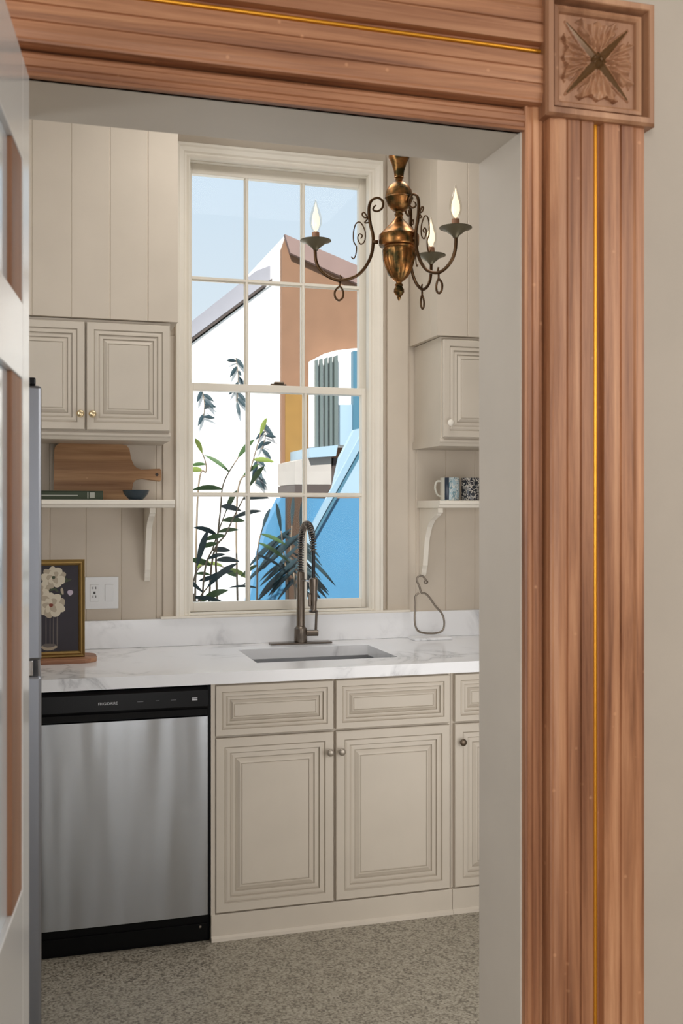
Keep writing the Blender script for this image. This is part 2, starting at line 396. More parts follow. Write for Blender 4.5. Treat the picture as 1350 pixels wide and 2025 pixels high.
def sash(name, z0, z1, y, mid, bw, tw):
    bm = NB(); hollow(bm, GX0-.031, GX1+.031, z0-bw, z1+tw, .031, .031, bw, tw, y, y+.035)
    for gx in (.868, 1.112): 
        box(bm, gx-.0045, gx+.0045, y+.001, y+.030, z0, z1, bev=.001); box(bm, gx-.009, gx+.009, y+.012, y+.026, z0, z1)
    box(bm, GX0, GX1, y+.0015, y+.029, mid-.0045, mid+.0045, bev=.001); box(bm, GX0, GX1, y+.0125, y+.0255, mid-.009, mid+.009)
    s = obj(name, bm, M['trim'], win)
    xs = [GX0, .868, 1.112, GX1]; zs = [z0, mid, z1]
    for i in range(3):
        for j in range(2):
            bm = B(xs[i]+.001, xs[i+1]-.001, y+.018, y+.021, zs[j]+.001, zs[j+1]-.001); obj('glass_pane', bm, M['pane'], s)
    return s
sash('lower_sash', GZ0, 1.953, YW+.022, 1.526, .038, .030)
sash('upper_sash', 1.985, GZ1, YW+.060, 2.42, .030, .042)
bm = NB(); box(bm, .965, 1.03, YW+.028, YW+.05, 1.983, 1.991, bev=.002); box(bm, .978, 1.02, YW+.024, YW+.044, 1.991, 1.999, bev=.003)
obj('sash_lock', bm, M['bronze'], win, label='bronze lock on the meeting rail')
obj('window_sill', B(.50, 1.56, YW-.04, YW+.02, 1.026, 1.036, bev=.003), M['trim'], win)
bm = B(GX0-.04, GX1+.04, YW-.022, YW+.02, 1.0362, GZ0-.040, bev=.003); obj('sill_apron', bm, M['trim'], win)

# ---------- wood door casing (hall side)
ci, cb, co = XR, .866, 1.057
IN = [(0, YN-.008), (0, YN-.020), (.004, YN-.022), (.007, YN-.018), (.014, YN-.018), (.016, YN-.021), (.026, YN-.021), (.029, YN-.018), (.034, YN-.018), (.040, YN-.012)]
# profile across the main casing, u from inner edge (0..1) and height
MAIN = [(0, .0), (0, .028), (.012, .036), (.03, .037), (.05, .036), (.10, .0395), (.165, .0395), (.172, .036), (.181, .036), (.188, .039), (.245, .040), (.30, .040), (.308, .0365), (.318, .0365), (.325, .040), (.445, .040), (.455, .024)]
TAIL = [(.545, .024), (.555, .040), (.715, .040), (.722, .0365), (.732, .0365), (.739, .040), (.86, .040), (.90, .037), (.985, .037), (1, .030), (1, .0)]
def casing(kind, a, b, side=1, mat_=None):
    """kind v: upright; h: header"""
    bm = NB(); wdt = co-cb
    full = MAIN+TAIL
    if kind == 'v':
        ix, mx_ = (XR, 1) if side > 0 else (XL, -1)
        pin = [(ix+mx_*u, y) for u, y in IN]+[(ix+mx_*.040, YN), (ix, YN)]
        prism(bm, pin, XY, a, ZT+.044)
        bx = ix+mx_*(cb-XR); prism(bm, [(bx+mx_*u*wdt, YN-h) for u, h in full], XY, a, b)
    else:
        prism(bm, [(y, ZT+u) for u, y in IN]+[(YN, ZT+.040), (YN, ZT)], YZ, XL, XR+.0)
        z0 = ZT+.042; prism(bm, [(YN-h, z0+u*wdt) for u, h in full], YZ, a, b)
    return bm
bevel_y = YN-.030
def bead_strip(kind, a, b, side=1):
    bm = NB(); n = 8; wdt = co-cb; c = .5*wdt; r = .0048
    arc = [(c+r*math.cos(PI*k/n), 0.0242+r*1.3*math.sin(PI*k/n)) for k in range(n+1)]
    if kind == 'v':
        ix, mx_ = (cb, 1) if side > 0 else (XL-(cb-XR), -1)
        prism(bm, [(ix+mx_*u, YN-h) for u, h in arc], XY, a, b)
    else: prism(bm, [(YN-h, ZT+.042+u) for u, h in arc], YZ, a, b)
    return bm
BZ0, BZ1 = 2.150, 2.368
BX0, BX1 = .853, 1.068
for i, side in ((4, 1), (5, -1)):
    t = struct(f'trim_{i}', casing('v', 0, BZ0+.002, side), M['wood_z'])
    obj('gold_bead', bead_strip('v', 0, BZ0, side), M['bead_strip'], t, smooth='auto', label='gold-coloured bead')
    bm = NB(); wdt = co-cb; ix, mx_ = (cb, 1) if side > 0 else (XL-(cb-XR), -1)
t = struct('trim_6', casing('h', XL-.025, BX0+.002), M['wood_x'])
obj('gold_bead', bead_strip('h', XL-.025, BX0), M['bead_strip'], t, smooth='auto', label='gold-coloured bead')
# carved corner block
def carve(u, v):                    # u,v in -1..1
    r = math.hypot(u, v); a = math.atan2(v, u); h = 0.0
    # four long ridged points along the diagonals
    for k in range(4):
        d = PI/4+k*PI/2; al = u*math.cos(d)+v*math.sin(d); ac = -u*math.sin(d)+v*math.cos(d)
        if al > 0:
            wd_ = .17*max(0, 1-al/1.22)**.8+.012
            if al < 1.2: h = max(h, (1-abs(ac)/wd_)*(.0085*(1-al/1.35))+.0015 if abs(ac) < wd_ else 0)
    # acanthus leaf filling each side quadrant
    for k in range(4):
        d = k*PI/2; al = u*math.cos(d)+v*math.sin(d); ac = -u*math.sin(d)+v*math.cos(d)
        if al > .18 and abs(ac) < al:
            t = al; lobes = .17*abs(math.sin(12*t))*min(1, t)
            wdth = .66*al+lobes*.7-.03
            edge = wdth-abs(ac)
            if edge > 0 and al < .93-.10*abs(math.sin(7*ac)):
                q = .0055*min(1, edge/.07)
                q += .0024*math.cos(26*ac/max(al, .3))*min(1, edge/.1)
                q += .0017*math.sin(19*al-9*abs(ac))
                q -= .003*math.exp(-((abs(ac)-.13)**2+(al-.52)**2)/.004)
                h = max(h, q)
    boss = .0130*math.sqrt(max(0, 1-(r/.20)**2)) if r < .20 else 0
    if boss: boss += .0012*math.cos(8*a)
    return max(h, boss, 0)
def corner_block(x0, x1):
    bm = NB(); z0, z1 = BZ0, BZ1; yf = YN-.054; f = .0165; yr = YN-.036
    # outer frame ring with stepped moulding
    def ring(i, y): return [bm.verts.new(p) for p in ((x0+i, y, z0+i), (x1-i, y, z0+i), (x1-i, y, z1-i), (x0+i, y, z1-i))]
    steps = [(0, YN), (0, yf+.006), (.004, yf), (.013, yf), (.0145, yf+.002), (.0165, yr+.004), (.021, yr+.004), (.0215, yr-.005), (.027, yr-.007), (.031, yr-.003), (.033, yr+.003)]
    prev = None
    for i, y in steps:
        cur = ring(i, y)
        if prev:
            for k in range(4):
                fc = bm.faces.new((prev[k], prev[(k+1) % 4], cur[(k+1) % 4], cur[k]))
        prev = cur
    i = .033; n = 96; ax, bx_, az, bz = x0+i, x1-i, z0+i, z1-i
    g = [[bm.verts.new((ax+(bx_-ax)*p/n, yr+.003-carve(2*p/n-1, 2*q/n-1)*1.25, az+(bz-az)*q/n)) for q in range(n+1)] for p in range(n+1)]
    for p in range(n):
        for q in range(n):
            fc = bm.faces.new((g[p][q], g[p+1][q], g[p+1][q+1], g[p][q+1]))
            u, v = 2*(p+.5)/n-1, 2*(q+.5)/n-1; al = (abs(u)+abs(v))*.7071; ac = abs(abs(u)-abs(v))*.7071
            if al < 1.15 and ac < .7*(.17*(1-al/1.22)**.8) or math.hypot(u, v) < .2: fc.material_index = 1
    return bm
struct('trim_7', corner_block(BX0, BX1), [M['wood_b'], M['wax']])
struct('trim_8', corner_block(XL-.240, XL-.025), [M['wood_b'], M['wax']])

# ---------- hall door standing open against the left of the opening
hx, hy = -.0015, 1.655; ang = math.atan2(.12, 1)
def door_pt(s, t, z):      # s along the leaf from the hinge, t thickness away from the opening
    d = Vector((-math.sin(ang), -math.cos(ang))); nrm = Vector((-math.cos(ang), math.sin(ang)))
    return (hx+d.x*s+nrm.x*t, hy+d.y*s+nrm.y*t, z)
def dbox(bm, s0, s1, t0, t1, z0, z1, mi=0):
    bm2 = NB(); box(bm2, s0, s1, t0, t1, z0, z1, bev=.0015)
    for v in bm2.verts: v.co = door_pt(*v.co)
    me = bpy.data.meshes.new('tmp'); bm2.to_mesh(me); bm.from_mesh(me); bm2.free(); bpy.data.meshes.remove(me)
dr = thing('door_1', (hx, hy, 0), None, None, kind='structure')
bm = NB(); LW = .80
dbox(bm, 0, .073, 0, .038, .01, 2.118); dbox(bm, LW-.1, LW, 0, .038, .01, 2.118)
dbox(bm, .073, LW-.1, 0, .038, 1.97, 2.118); dbox(bm, .073, LW-.1, 0, .038, 1.655, 1.764); dbox(bm, .073, LW-.1, 0, .038, .01, .923)
obj('leaf_frame', bm, M['doorp'], dr)
for z0, z1 in ((1.764, 1.97), (.923, 1.655)):
    bm = NB(); dbox(bm, .073, .172, .0015, .030, z0, z1); dbox(bm, LW-.16, LW-.1, .0015, .030, z0, z1)
    obj('panel_strip', bm, M['brown_door'], dr, label='brown grained strip beside the glass')  # brown grained strip along the edge of the pane
    bm = NB(); dbox(bm, .172, LW-.16, .008, .020, z0, z1); obj('door_pane', bm, M['doorpane'], dr)

# ---------- cabinets
LOW = [(0, 0, 0), (.003, .003, 0), (.030, .003, 0), (.033, -.001, 1), (.035, -.001, 1), (.041, .001, 0), (.050, .0015, 0), (.052, -.004, 1), (.054, -.004, 1), (.060, -.002, 0), (.068, -.0015, 0), (.070, -.0055, 1), (.0725, -.0055, 1), (.084, .001, 0), (.088, .0015, 0), (.0895, -.0005, 1), (.091, -.0005, 1), (.093, .001, 0)]
def fit(loops, k): return [(i*k, h, m) for i, h, m in loops]
def knob(x, z, y, m, parent, r=.013):
    bm = NB(); lathe(bm, [(.0055, 0), (.0045, .008), (.006, .011), (r*.9, .014), (r, .018), (r*.92, .022), (r*.5, .025), (.001, .0255)], n=20)
    for v in bm.verts: v.co = Vector((x+v.co.x, y-v.co.z, z+v.co.y))
    return obj('knob', bm, m, parent, smooth=True)
YB = 3.565
base = thing('base_cabinet', (1.03, 3.85, 0), 'greige two-door sink base cabinet with raised panels, right of the dishwasher', 'cabinet', 'raised panel base cabinets')
bm = NB(); box(bm, .588, 1.468, YB+.018, YW-.005, .05, .62); box(bm, .588, 1.468, YB+.018, YB+.09, .62, .874); box(bm, .588, .606, YB+.1, YW-.01, .62, .874); box(bm, 1.45, 1.468, YB+.1, YW-.01, .62, .874)
box(bm, .588, .6025, YB+.002, YB+.018, .088, .874); obj('carcass', bm, M['cab'], base)
bm = NB(); box(bm, .588, 1.468, YB-.001, YB+.03, 0, .088, bev=.002); prism(bm, [(YB-.001, 0), (YB-.012, 0), (YB-.010, .010), (YB-.001, .016)], YZ, .588, 1.468)
obj('kickboard', bm, M['cab'], base)
for x0, x1 in ((.603, 1.020), (1.029, 1.458)):
    nd = nested(NB(), x0, x1, .694, .866, YB, fit(LOW, .72), .017); obj('drawer_front', nd, [M['cab'], M['glaze']], base)
for x0, x1, kx in ((.603, 1.020, 1.004), (1.029, 1.458, 1.046)):
    d = obj('door', nested(NB(), x0, x1, .093, .686, YB, LOW, .017), [M['cab'], M['glaze']], base); knob(kx, .617, YB-.003, M['paleknob'], d)
b2 = thing('base_cabinet', (1.72, 3.85, 0), 'greige base cabinet cut off by the white jamb, with a dark bronze knob', 'cabinet', 'raised panel base cabinets')
bm = NB(); box(bm, 1.469, 1.98, YB+.018, YW-.005, .05, .874); obj('carcass', bm, M['cab'], b2)
bm = NB(); box(bm, 1.469, 1.98, YB-.001, YB+.03, 0, .088, bev=.002); prism(bm, [(YB-.001, 0), (YB-.012, 0), (YB-.010, .010), (YB-.001, .016)], YZ, 1.469, 1.98); obj('kickboard', bm, M['cab'], b2)
obj('drawer_front', nested(NB(), 1.478, 1.96, .694, .866, YB, fit(LOW, .72), .017), [M['cab'], M['glaze']], b2)
d = obj('door', nested(NB(), 1.478, 1.96, .093, .686, YB, LOW, .017), [M['cab'], M['glaze']], b2); knob(1.503, .622, YB-.003, M['bronze'], d)

def wall_cabinet(x0, x1, splits, label, knobs, km, lside=False):
    t = thing('wall_cabinet', ((x0+x1)/2, 4.12, 1.722), label, 'cabinet', 'raised panel wall cabinets')
    obj('carcass', B(x0, x1, YU+.020, YW-.002, 1.752, 2.163, bev=.001), M['cab'], t)
    bm = NB(); a = x0-.006 if lside else x0; b = x1 if lside else x1+.0
    prism(bm, [(YW-.002, 1.752), (YU+.016, 1.752), (YU+.010, 1.746), (YU+.010, 1.738), (YU+.018, 1.732), (YU+.022, 1.722), (YW-.002, 1.722)], YZ, a, b)
    obj('light_rail', bm, M['cab'], t)
    for (a, b), kx in zip(splits, knobs):
        d = obj('door', nested(NB(), a, b, 1.757, 2.150, YU+.003, fit(LOW, .86), .0165), [M['cab'], M['glaze']], t)
        if kx: knob(kx, 1.813, YU, km, d, .014)
    return t
wall_cabinet(-.12, .503, ((-.115, .190), (.197, .499)), 'greige two-door wall cabinet with pale brass knobs, left of the window', (.174, .217), M['brassknob'])
wall_cabinet(1.588, 2.2, ((1.594, 1.89), (1.897, 2.19)), 'greige wall cabinet showing its plain side panel, right of the window', (1.617, None), M['trim'], True)

# ---------- dishwasher
dw = thing('dishwasher', (.29, 3.9, 0), 'stainless steel dishwasher with a black control panel', 'dishwasher')
obj('tub', B(-.012, .586, YB+.03, YW-.06, .02, .868), M['black_matte'], dw)
dx0, dx1 = -.008, .576
bm = NB(); prism(bm, [(YB+.03, .768), (YB+.006, .768), (YB+.004, .79), (YB-.004, .795), (YB-.010, .802), (YB-.010, .856), (YB-.004, .866), (YB+.03, .866)], YZ, dx0, dx1)
cp = obj('control_panel', bm, M['black'], dw)
def text(s, size, x, y, z, m, parent, name):
    cu = bpy.data.curves.new('t', 'FONT'); cu.body = s; cu.size = size; cu.extrude = .0002; cu.align_x = 'CENTER'; cu.align_y = 'CENTER'
    o = bpy.data.objects.new('t', cu); me = bpy.data.meshes.new_from_object(o); bpy.data.objects.remove(o)
    bm = NB(); bm.from_mesh(me)
    for v in bm.verts: v.co = Vector((x+v.co.x, y-v.co.z, z+v.co.y))
    return obj(name, bm, m, parent)
text('FRIGIDAIRE', .0125, .245, YB-.0105, .826, M['printw'], cp, 'brand_lettering')
for x, l in ((.350, .020), (.407, .012), (.460, .018)):
    obj('button_print', B(x-l/2, x+l/2, YB-.0106, YB-.0100, .8265, .8285), M['printd'], cp)
bm = NB(); box(bm, .522, .540, YB-.0106, YB-.01, .823, .827); box(bm, .522, .540, YB-.0106, YB-.01, .829, .832); obj('indicator', bm, M['printw'], cp)
bm = NB(); n = 14        # gently bowed stainless door
fr = [(dx0+(dx1-dx0)*k/n, YB-.004-.0035*math.sin(PI*k/n)) for k in range(n+1)]
prism(bm, fr+[(dx1, YB+.028), (dx0, YB+.028)], XY, .094, .766)
obj('door_panel', bm, M['steel'], dw, smooth='auto')
bm = NB(); box(bm, dx0, .584, YB+.012, YB+.05, .0, .090, bev=.002); box(bm, dx0+.01, dx1, YB+.006, YB+.013, .010, .062, bev=.001)
obj('toe_panel', bm, M['black_matte'], dw)
obj('toe_screw', B(.548, .556, YB+.002, YB+.008, .048, .056, bev=.002), M['wire'], dw)
obj('door_gasket', B(.576, .586, YB+.004, YB+.03, .0905, .868), M['black_matte'], dw)

# ---------- countertop, backsplash, sink
SX0, SX1, SY0, SY1 = .78, 1.315, 3.725, 4.09
YC = 3.545
bm = NB()
zc0, zc1 = .875, .915
for a in ((-.745, SX0, YC, YW-.002), (SX1, 3.6, YC, YW-.002), (SX0, SX1, YC, SY0), (SX0, SX1, SY1, YW-.002)): box(bm, a[0], a[1], a[2], a[3], zc0, zc1)
bmesh.ops.remove_doubles(bm, verts=bm.verts, dist=1e-5)
ct = obj('countertop', bm, M['marble']); tag(ct, 'white quartz countertop with grey veins running under the window', 'countertop')
bk = obj('backsplash', B(-.745, 3.6, YW-.024, YW-.0005, .9155, 1.0255, bev=.001), M['marble']); tag(bk, 'low white marbled upstand along the back of the worktop', 'backsplash')
sk = thing('sink', (1.05, 3.9, .7), 'rectangular stainless undermount sink below the window', 'sink')
bm = NB(); e = .004; zb = .70
box(bm, SX0-e, SX1+e, SY0-e-.01, SY0-e+.008, zb, .8745); box(bm, SX0-e, SX1+e, SY1+e-.008, SY1+e+.01, zb, .8745)
box(bm, SX0-e-.01, SX0-e+.006, SY0-e, SY1+e, zb, .8745); box(bm, SX1+e-.006, SX1+e+.01, SY0-e, SY1+e, zb, .8745); box(bm, SX0-e, SX1+e, SY0-e, SY1+e, zb-.008, zb)
obj('basin', bm, M['sink'], sk)
obj('drain', lathe(NB(), [(.001, 0), (.03, 0), (.042, .003), (.045, .001), (.045, -.006)], (1.05, 3.93, zb+.0005), 24), M['chrome'], sk, smooth=True)

# ---------- faucet
fx, fy = 1.063, 4.205
fc = thing('faucet', (fx, fy, .915), 'tall dark nickel spring-neck pull-down faucet on a deck plate', 'faucet')
bm = NB(); box(bm, fx-.130, fx+.128, fy-.028, fy+.028, .9155, .922, bev=.003); obj('deck_plate', bm, M['nickel'], fc)
bm = lathe(NB(), [(.001, .922), (.026, .922), (.027, .93), (.026, .978), (.019, .984), (.0165, .99), (.0165, 1.205), (.014, 1.21), (.001, 1.21)], (fx, fy, 0), 24); obj('column', bm, M['nickel'], fc, smooth='auto')
arch = spline([(fx, fy, 1.205), (fx, fy, 1.30), (fx, fy-.018, 1.365), (fx+.002, fy-.065, 1.402), (fx+.004, fy-.125, 1.400), (fx+.005, fy-.170, 1.355), (fx+.005, fy-.185, 1.29), (fx+.005, fy-.186, 1.21), (fx+.005, fy-.186, 1.17)], 14)
obj('hose', tube(NB(), arch, .0068, 10), M['steel_d'], fc, smooth=True)
def coil(path, r, wire, pitch, upto):
    P = [Vector(p) for p in path]; out = []; s = 0; lens = [0]
    for a, b in zip(P, P[1:]): lens.append(lens[-1]+(b-a).length)
    tot = lens[-1]*upto; st = int(tot/pitch*12)
    for k in range(st):
        s = tot*k/st; i = max(j for j in range(len(lens)) if lens[j] <= s); i = min(i, len(P)-2)
        f = (s-lens[i])/(lens[i+1]-lens[i]); p = P[i].lerp(P[i+1], f); t = (P[i+1]-P[i]).normalized()
        e1 = Vector((1, 0, 0)); e2 = t.cross(e1).normalized(); e1 = e2.cross(t); a = 2*PI*s/pitch
        out.append(p+r*(math.cos(a)*e1+math.sin(a)*e2))
    return tube(NB(), out, wire, 5)
obj('spring', coil(arch, .0125, .0021, .0105, .76), M['nickel'], fc, smooth=True)
hx_, hy_ = fx+.005, fy-.186
obj('spray_head', lathe(NB(), [(.001, 1.06), (.017, 1.06), (.019, 1.066), (.012, 1.072), (.013, 1.10), (.0155, 1.11), (.0155, 1.16), (.017, 1.165), (.017, 1.192), (.011, 1.197), (.001, 1.197)], (hx_, hy_, 0), 20), M['nickel'], fc, smooth='auto')
obj('spray_lever', B(hx_-.022, hx_-.012, hy_-.012, hy_+.0, 1.085, 1.135, bev=.003), M['nickel'], fc)
obj('dock_arm', tube(NB(), [(fx, fy-.014, 1.178), (hx_, hy_+.014, 1.178)], .0045, 8), M['chrome'], fc, smooth=True, label='chrome docking arm')
bm = NB(); tube(bm, [(fx+.02, fy, .958), (fx+.072, fy-.010, .958)], .013, 16); tube(bm, [(fx+.062, fy-.008, .968), (fx+.064, fy-.012, 1.045)], .0052, 10)
obj('handle', bm, M['nickel'], fc, smooth='auto')

# ---------- shelves and brackets
def shelf(x0, x1, brackets, label):
    t = thing('wall_shelf', ((x0+x1)/2, YW, 1.46), label, 'shelf', 'bracketed wall shelves')
    bm = NB(); prism(bm, [(YW-.001, 1.502), (4.030, 1.502), (4.026, 1.498), (4.026, 1.487), (4.032, 1.484), (4.036, 1.484), (4.040, 1.474), (4.052, 1.471), (YW-.001, 1.471)], YZ, x0, x1)
    obj('shelf_board', bm, M['trim'], t)
    for bx_ in brackets:
        pr = [(YW-.001, 1.470), (4.075, 1.470), (4.073, 1.452), (4.090, 1.447), (4.097, 1.440), (4.125, 1.432), (4.160, 1.418), (4.195, 1.390), (4.222, 1.345), (4.238, 1.285), (4.248, 1.225), (4.258, 1.210), (4.262, 1.195), (4.272, 1.180), (YW-.001, 1.176)]
        obj('bracket', prism(NB(), pr, YZ, bx_-.011, bx_+.011), M['trim'], t)
shelf(-.40, .527, (-.28, .448), 'pale wall shelf holding the cutting board, left of the window')
shelf(1.603, 2.5, (1.625, 2.35), 'pale wall shelf holding the mugs, right of the window')

# ---------- things on the left shelf
ZS = 1.5022
def leaned(bm, ybase, zbase, a):      # lean a flat upright thing back towards the wall
    for v in bm.verts:
        dy, dz = v.co.y-ybase, v.co.z-zbase
        v.co.y = ybase+dy*math.cos(a)+dz*math.sin(a); v.co.z = zbase+dz*math.cos(a)-dy*math.sin(a)
def rrect(x0, x1, z0, z1, r, n=6):
    out = []
    for cx, cz, a0 in ((x1-r, z1-r, 0), (x0+r, z1-r, 90), (x0+r, z0+r, 180), (x1-r, z0+r, 270)):
        out += [(cx+r*math.cos(math.radians(a0+90*k/n)), cz+r*math.sin(math.radians(a0+90*k/n))) for k in range(n+1)]
    return out
def px_x(px, Y): return pt(px, 1000, Y)[0]
bx0, bx1, bxe = .085, .386, .499
z0, z1 = ZS+.002, 1.728
pts = [(bx0+.01, z0), (bx0, z0+.01), (bx0+.004, z1-.03)]+[(bx0+.034-.03*math.cos(math.radians(90*k/6)), z1-.03+.03*math.sin(math.radians(90*k/6))) for k in range(1, 7)]
pts += [(bx1-.045, z1), (bx1-.02, z1-.006), (bx1-.010, z1-.02), (bx1-.004, z1-.06), (bx1+.006, z1-.085), (bx1+.018, z1-.097), (bx1+.035, z1-.103), (bxe-.006, z1-.098), (bxe, z1-.104), (bxe, z1-.142), (bxe-.006, z1-.148), (bx1+.035, z1-.138), (bx1+.014, z1-.142), (bx1+.003, z1-.155), (bx1-.002, z1-.18), (bx1-.006, z0+.01), (bx1-.016, z0)]
t = thing('cutting_board', (.23, 4.22, ZS), 'wooden paddle cutting board leaning on its long edge on the left shelf', 'cutting board')
bm = prism(NB(), pts, XZ, 4.205, 4.222); leaned(bm, 4.205, z0, .2)
obj('board', bm, M['board'], t)
bm = lathe(NB(), [(.0001, 0), (.0065, 0), (.0065, .0006), (.0001, .0006)], n=16)
for v in bm.verts: v.co = Vector((bxe-.018+v.co.x, 4.2045-v.co.z, z1-.123+v.co.y))
leaned(bm, 4.205, z0, .2); obj('hanging_hole', bm, M['odark'], t)
t = thing('book', (.13, 4.10, ZS), 'dark olive cloth book lying flat on the left shelf', 'book')
bk_ = NB(); box(bk_, -.08, .262, 4.065, 4.17, ZS, ZS+.003, bev=.001); box(bk_, -.08, .262, 4.065, 4.17, ZS+.029, ZS+.033, bev=.001); box(bk_, -.08, .262, 4.065, 4.069, ZS+.002, ZS+.031)
obj('cover', bk_, M['gbook'], t); obj('pages', B(-.075, .258, 4.069, 4.166, ZS+.003, ZS+.029), M['paper'], t)
bm = NB(); box(bm, .205, .2085, 4.0645, 4.0652, ZS+.004, ZS+.029); box(bm, .213, .232, 4.0645, 4.0652, ZS+.006, ZS+.027); box(bm, -.02, .17, 4.0645, 4.0652, ZS+.014, ZS+.0175)
obj('spine_print', bm, M['ink'], t, label='pale worn print on the spine')
bm = lathe(NB(), [(.001, .003), (.026, .0), (.028, .002), (.046, .022), (.051, .036), (.0515, .037), (.048, .0365), (.042, .022), (.024, .006), (.001, .005)], (.386, 4.085, ZS), 32)
tag(obj('bowl', bm, M['bowl'], smooth='auto'), 'small navy bowl at the right end of the left shelf', 'bowl')

# ---------- mugs on the right shelf
def mug_mat(name, scale, cols):
    m = mat(name, cols[0], .2); v = coords(m, (1, 1, 1))
    n = N(m, 'ShaderNodeTexVoronoi', _Scale=scale); L(m, v, n.inputs[0])
    n2 = N(m, 'ShaderNodeTexNoise', _Scale=scale*1.3, _Distortion=2.0); L(m, v, n2.inputs[0])
    r = N(m, 'ShaderNodeValToRGB'); r.color_ramp.interpolation = 'CONSTANT'; e = r.color_ramp.elements
    for k in range(len(cols)-2): e.new(.5)
    for q, (p, c) in zip(e, zip((0, .47, .55, .64), cols)): q.position = p; q.color = (*c, 1)
    L(m, n2.outputs[0], r.inputs[0]); L(m, r.outputs[0], bs(m).inputs['Base Color']); return m
M['mug1'] = mug_mat('pale_blue_print', 22, [(.45, .60, .66), (.74, .76, .73), (.22, .36, .42), (.60, .66, .66)])
M['mug2'] = mug_mat('black_white_print', 24, [(.03, .035, .045), (.62, .58, .52), (.03, .03, .04), (.55, .55, .55)])
M['mugw'] = mat('cream_glaze', (.66, .64, .56), .2); M['mugd'] = mat('navy_band', (.02, .035, .06), .25)
def mug(cx, cy, r, h, mats, ha, label, band):
    t = thing('mug', (cx, cy, ZS), label, 'mug', 'patterned mugs on the right shelf')
    bm = lathe(NB(), [(.001, .001), (r*.9, .0), (r, .004), (r, h-.003), (r-.002, h), (r-.004, h-.002), (r-.005, .008), (.001, .006)], (cx, cy, ZS), 40)
    if band:
        for f in bm.faces:
            c = f.calc_center_median()-Vector((cx, cy, 0)); a = math.degrees(math.atan2(c.y, c.x)) % 360
            if math.hypot(c.x, c.y) > r-.002:
                f.material_index = 1 if band[0] < a < band[1] else (2 if a < band[0] and a > 150 else 0)
    obj('cup', bm, mats, t, smooth='auto')
    d = Vector((math.cos(ha), math.sin(ha)))
    hp = spline([(cx+d.x*(r-.002), cy+d.y*(r-.002), ZS+h*.84), (cx+d.x*(r+.018), cy+d.y*(r+.018), ZS+h*.82), (cx+d.x*(r+.026), cy+d.y*(r+.026), ZS+h*.55), (cx+d.x*(r+.015), cy+d.y*(r+.015), ZS+h*.25), (cx+d.x*(r-.002), cy+d.y*(r-.002), ZS+h*.18)], 6)
    obj('handle', tube(NB(), hp, .0045, 8), M['mugw'], t, smooth=True)
mug(1.692, 4.135, .041, .096, [M['mug1'], M['mugd'], M['mugw']], PI*1.0, 'cream and pale blue mug with navy band, handle towards the window', (214, 245))
mug(1.787, 4.135, .042, .096, [M['mug2']], PI*.25, 'black and white patterned mug beside the pale blue mug', None)

# ---------- switch plate
sp = thing('wall_socket_plate', (.275, YW, 1.105), 'white double wall plate with socket and switch above the upstand', 'switch plate')
wx0, wz1 = pt(168, 1141, YW); wx1, wz0 = pt(234, 1203, YW); YP = YW-.007
obj('plate', B(wx0, wx1, YP, YW-.0005, wz0, wz1, bev=.002), M['white_pl'], sp)
xm = (wx0+wx1)/2; zm = (wz0+wz1)/2
r_ = obj('rocker_switch', B(xm+.012, xm+.046, YP-.004, YP+.001, zm-.034, zm+.034, bev=.0025), M['white_pl'], sp)
s_ = obj('socket', B(xm-.046, xm-.012, YP-.003, YP+.001, zm-.034, zm+.034, bev=.002), M['white_pl'], sp)
bm = NB()
for dz in (-.019, .015):
    box(bm, xm-.036, xm-.0335, YP-.0036, YP-.002, zm+dz, zm+dz+.010); box(bm, xm-.0245, xm-.022, YP-.0036, YP-.002, zm+dz, zm+dz+.010)
box(bm, xm-.033, xm-.025, YP-.0042, YP-.002, zm-.004, zm+.006); obj('slots', bm, M['slot'], s_)

# ---------- framed flower painting on wooden tray
ty = 3.955
pts = rrect(-.12, .232, 3.885, 4.06, .055, 8)
bm = NB(); prism(bm, pts, XY, .9155, .931); 
tr = obj('tray', bm, M['tray']); tag(tr, 'flat reddish wood board under the flower painting on the countertop', 'tray')
pic = thing('picture_frame', (.05, ty, .9315), 'gold framed dark painting of white flowers standing on the wooden board', 'picture')
z0p, z1p, x0p, x1p = .9315, 1.285, -.085, .190
PB = NB()
def pic_obj(name, bm, m, parent, **k):
    leaned(bm, 3.94, z0p, .045); return obj(name, bm, m, parent, **k)
bm = NB(); rs = []
for i, y in ((0, 3.962), (0, 3.944), (.003, 3.940), (.009, 3.943), (.014, 3.940), (.020, 3.946), (.022, 3.950)):
    rs.append([bm.verts.new(p) for p in ((x0p+i, y, z0p+i), (x1p-i, y, z0p+i), (x1p-i, y, z1p-i), (x0p+i, y, z1p-i))])
for A, Z in zip(rs, rs[1:]):
    for k in range(4): bm.faces.new((A[k], A[(k+1) % 4], Z[(k+1) % 4], Z[k]))
bm.faces.new(rs[0]); pic_obj('frame', bm, M['gold'], pic)
M['cv'] = paint('dark_painted_ground', (.020, .014, .022), .5, .25)
M['pet'] = mat('cream_petal_paint', (.62, .55, .43), .6); M['pet2'] = mat('buff_petal_paint', (.42, .35, .26), .6); M['red'] = mat('russet_paint', (.20, .04, .02), .6)
M['vase'] = mat('grey_vase_paint', (.12, .10, .09), .5); M['lil'] = mat('lilac_paint', (.50, .42, .50), .6); M['ggr'] = mat('dark_green_paint', (.05, .06, .03), .6)
canvas = pic_obj('canvas', B(x0p+.021, x1p-.021, 3.950, 3.953, z0p+.021, z1p-.021), M['cv'], pic)
bm = NB(); lay = [0]
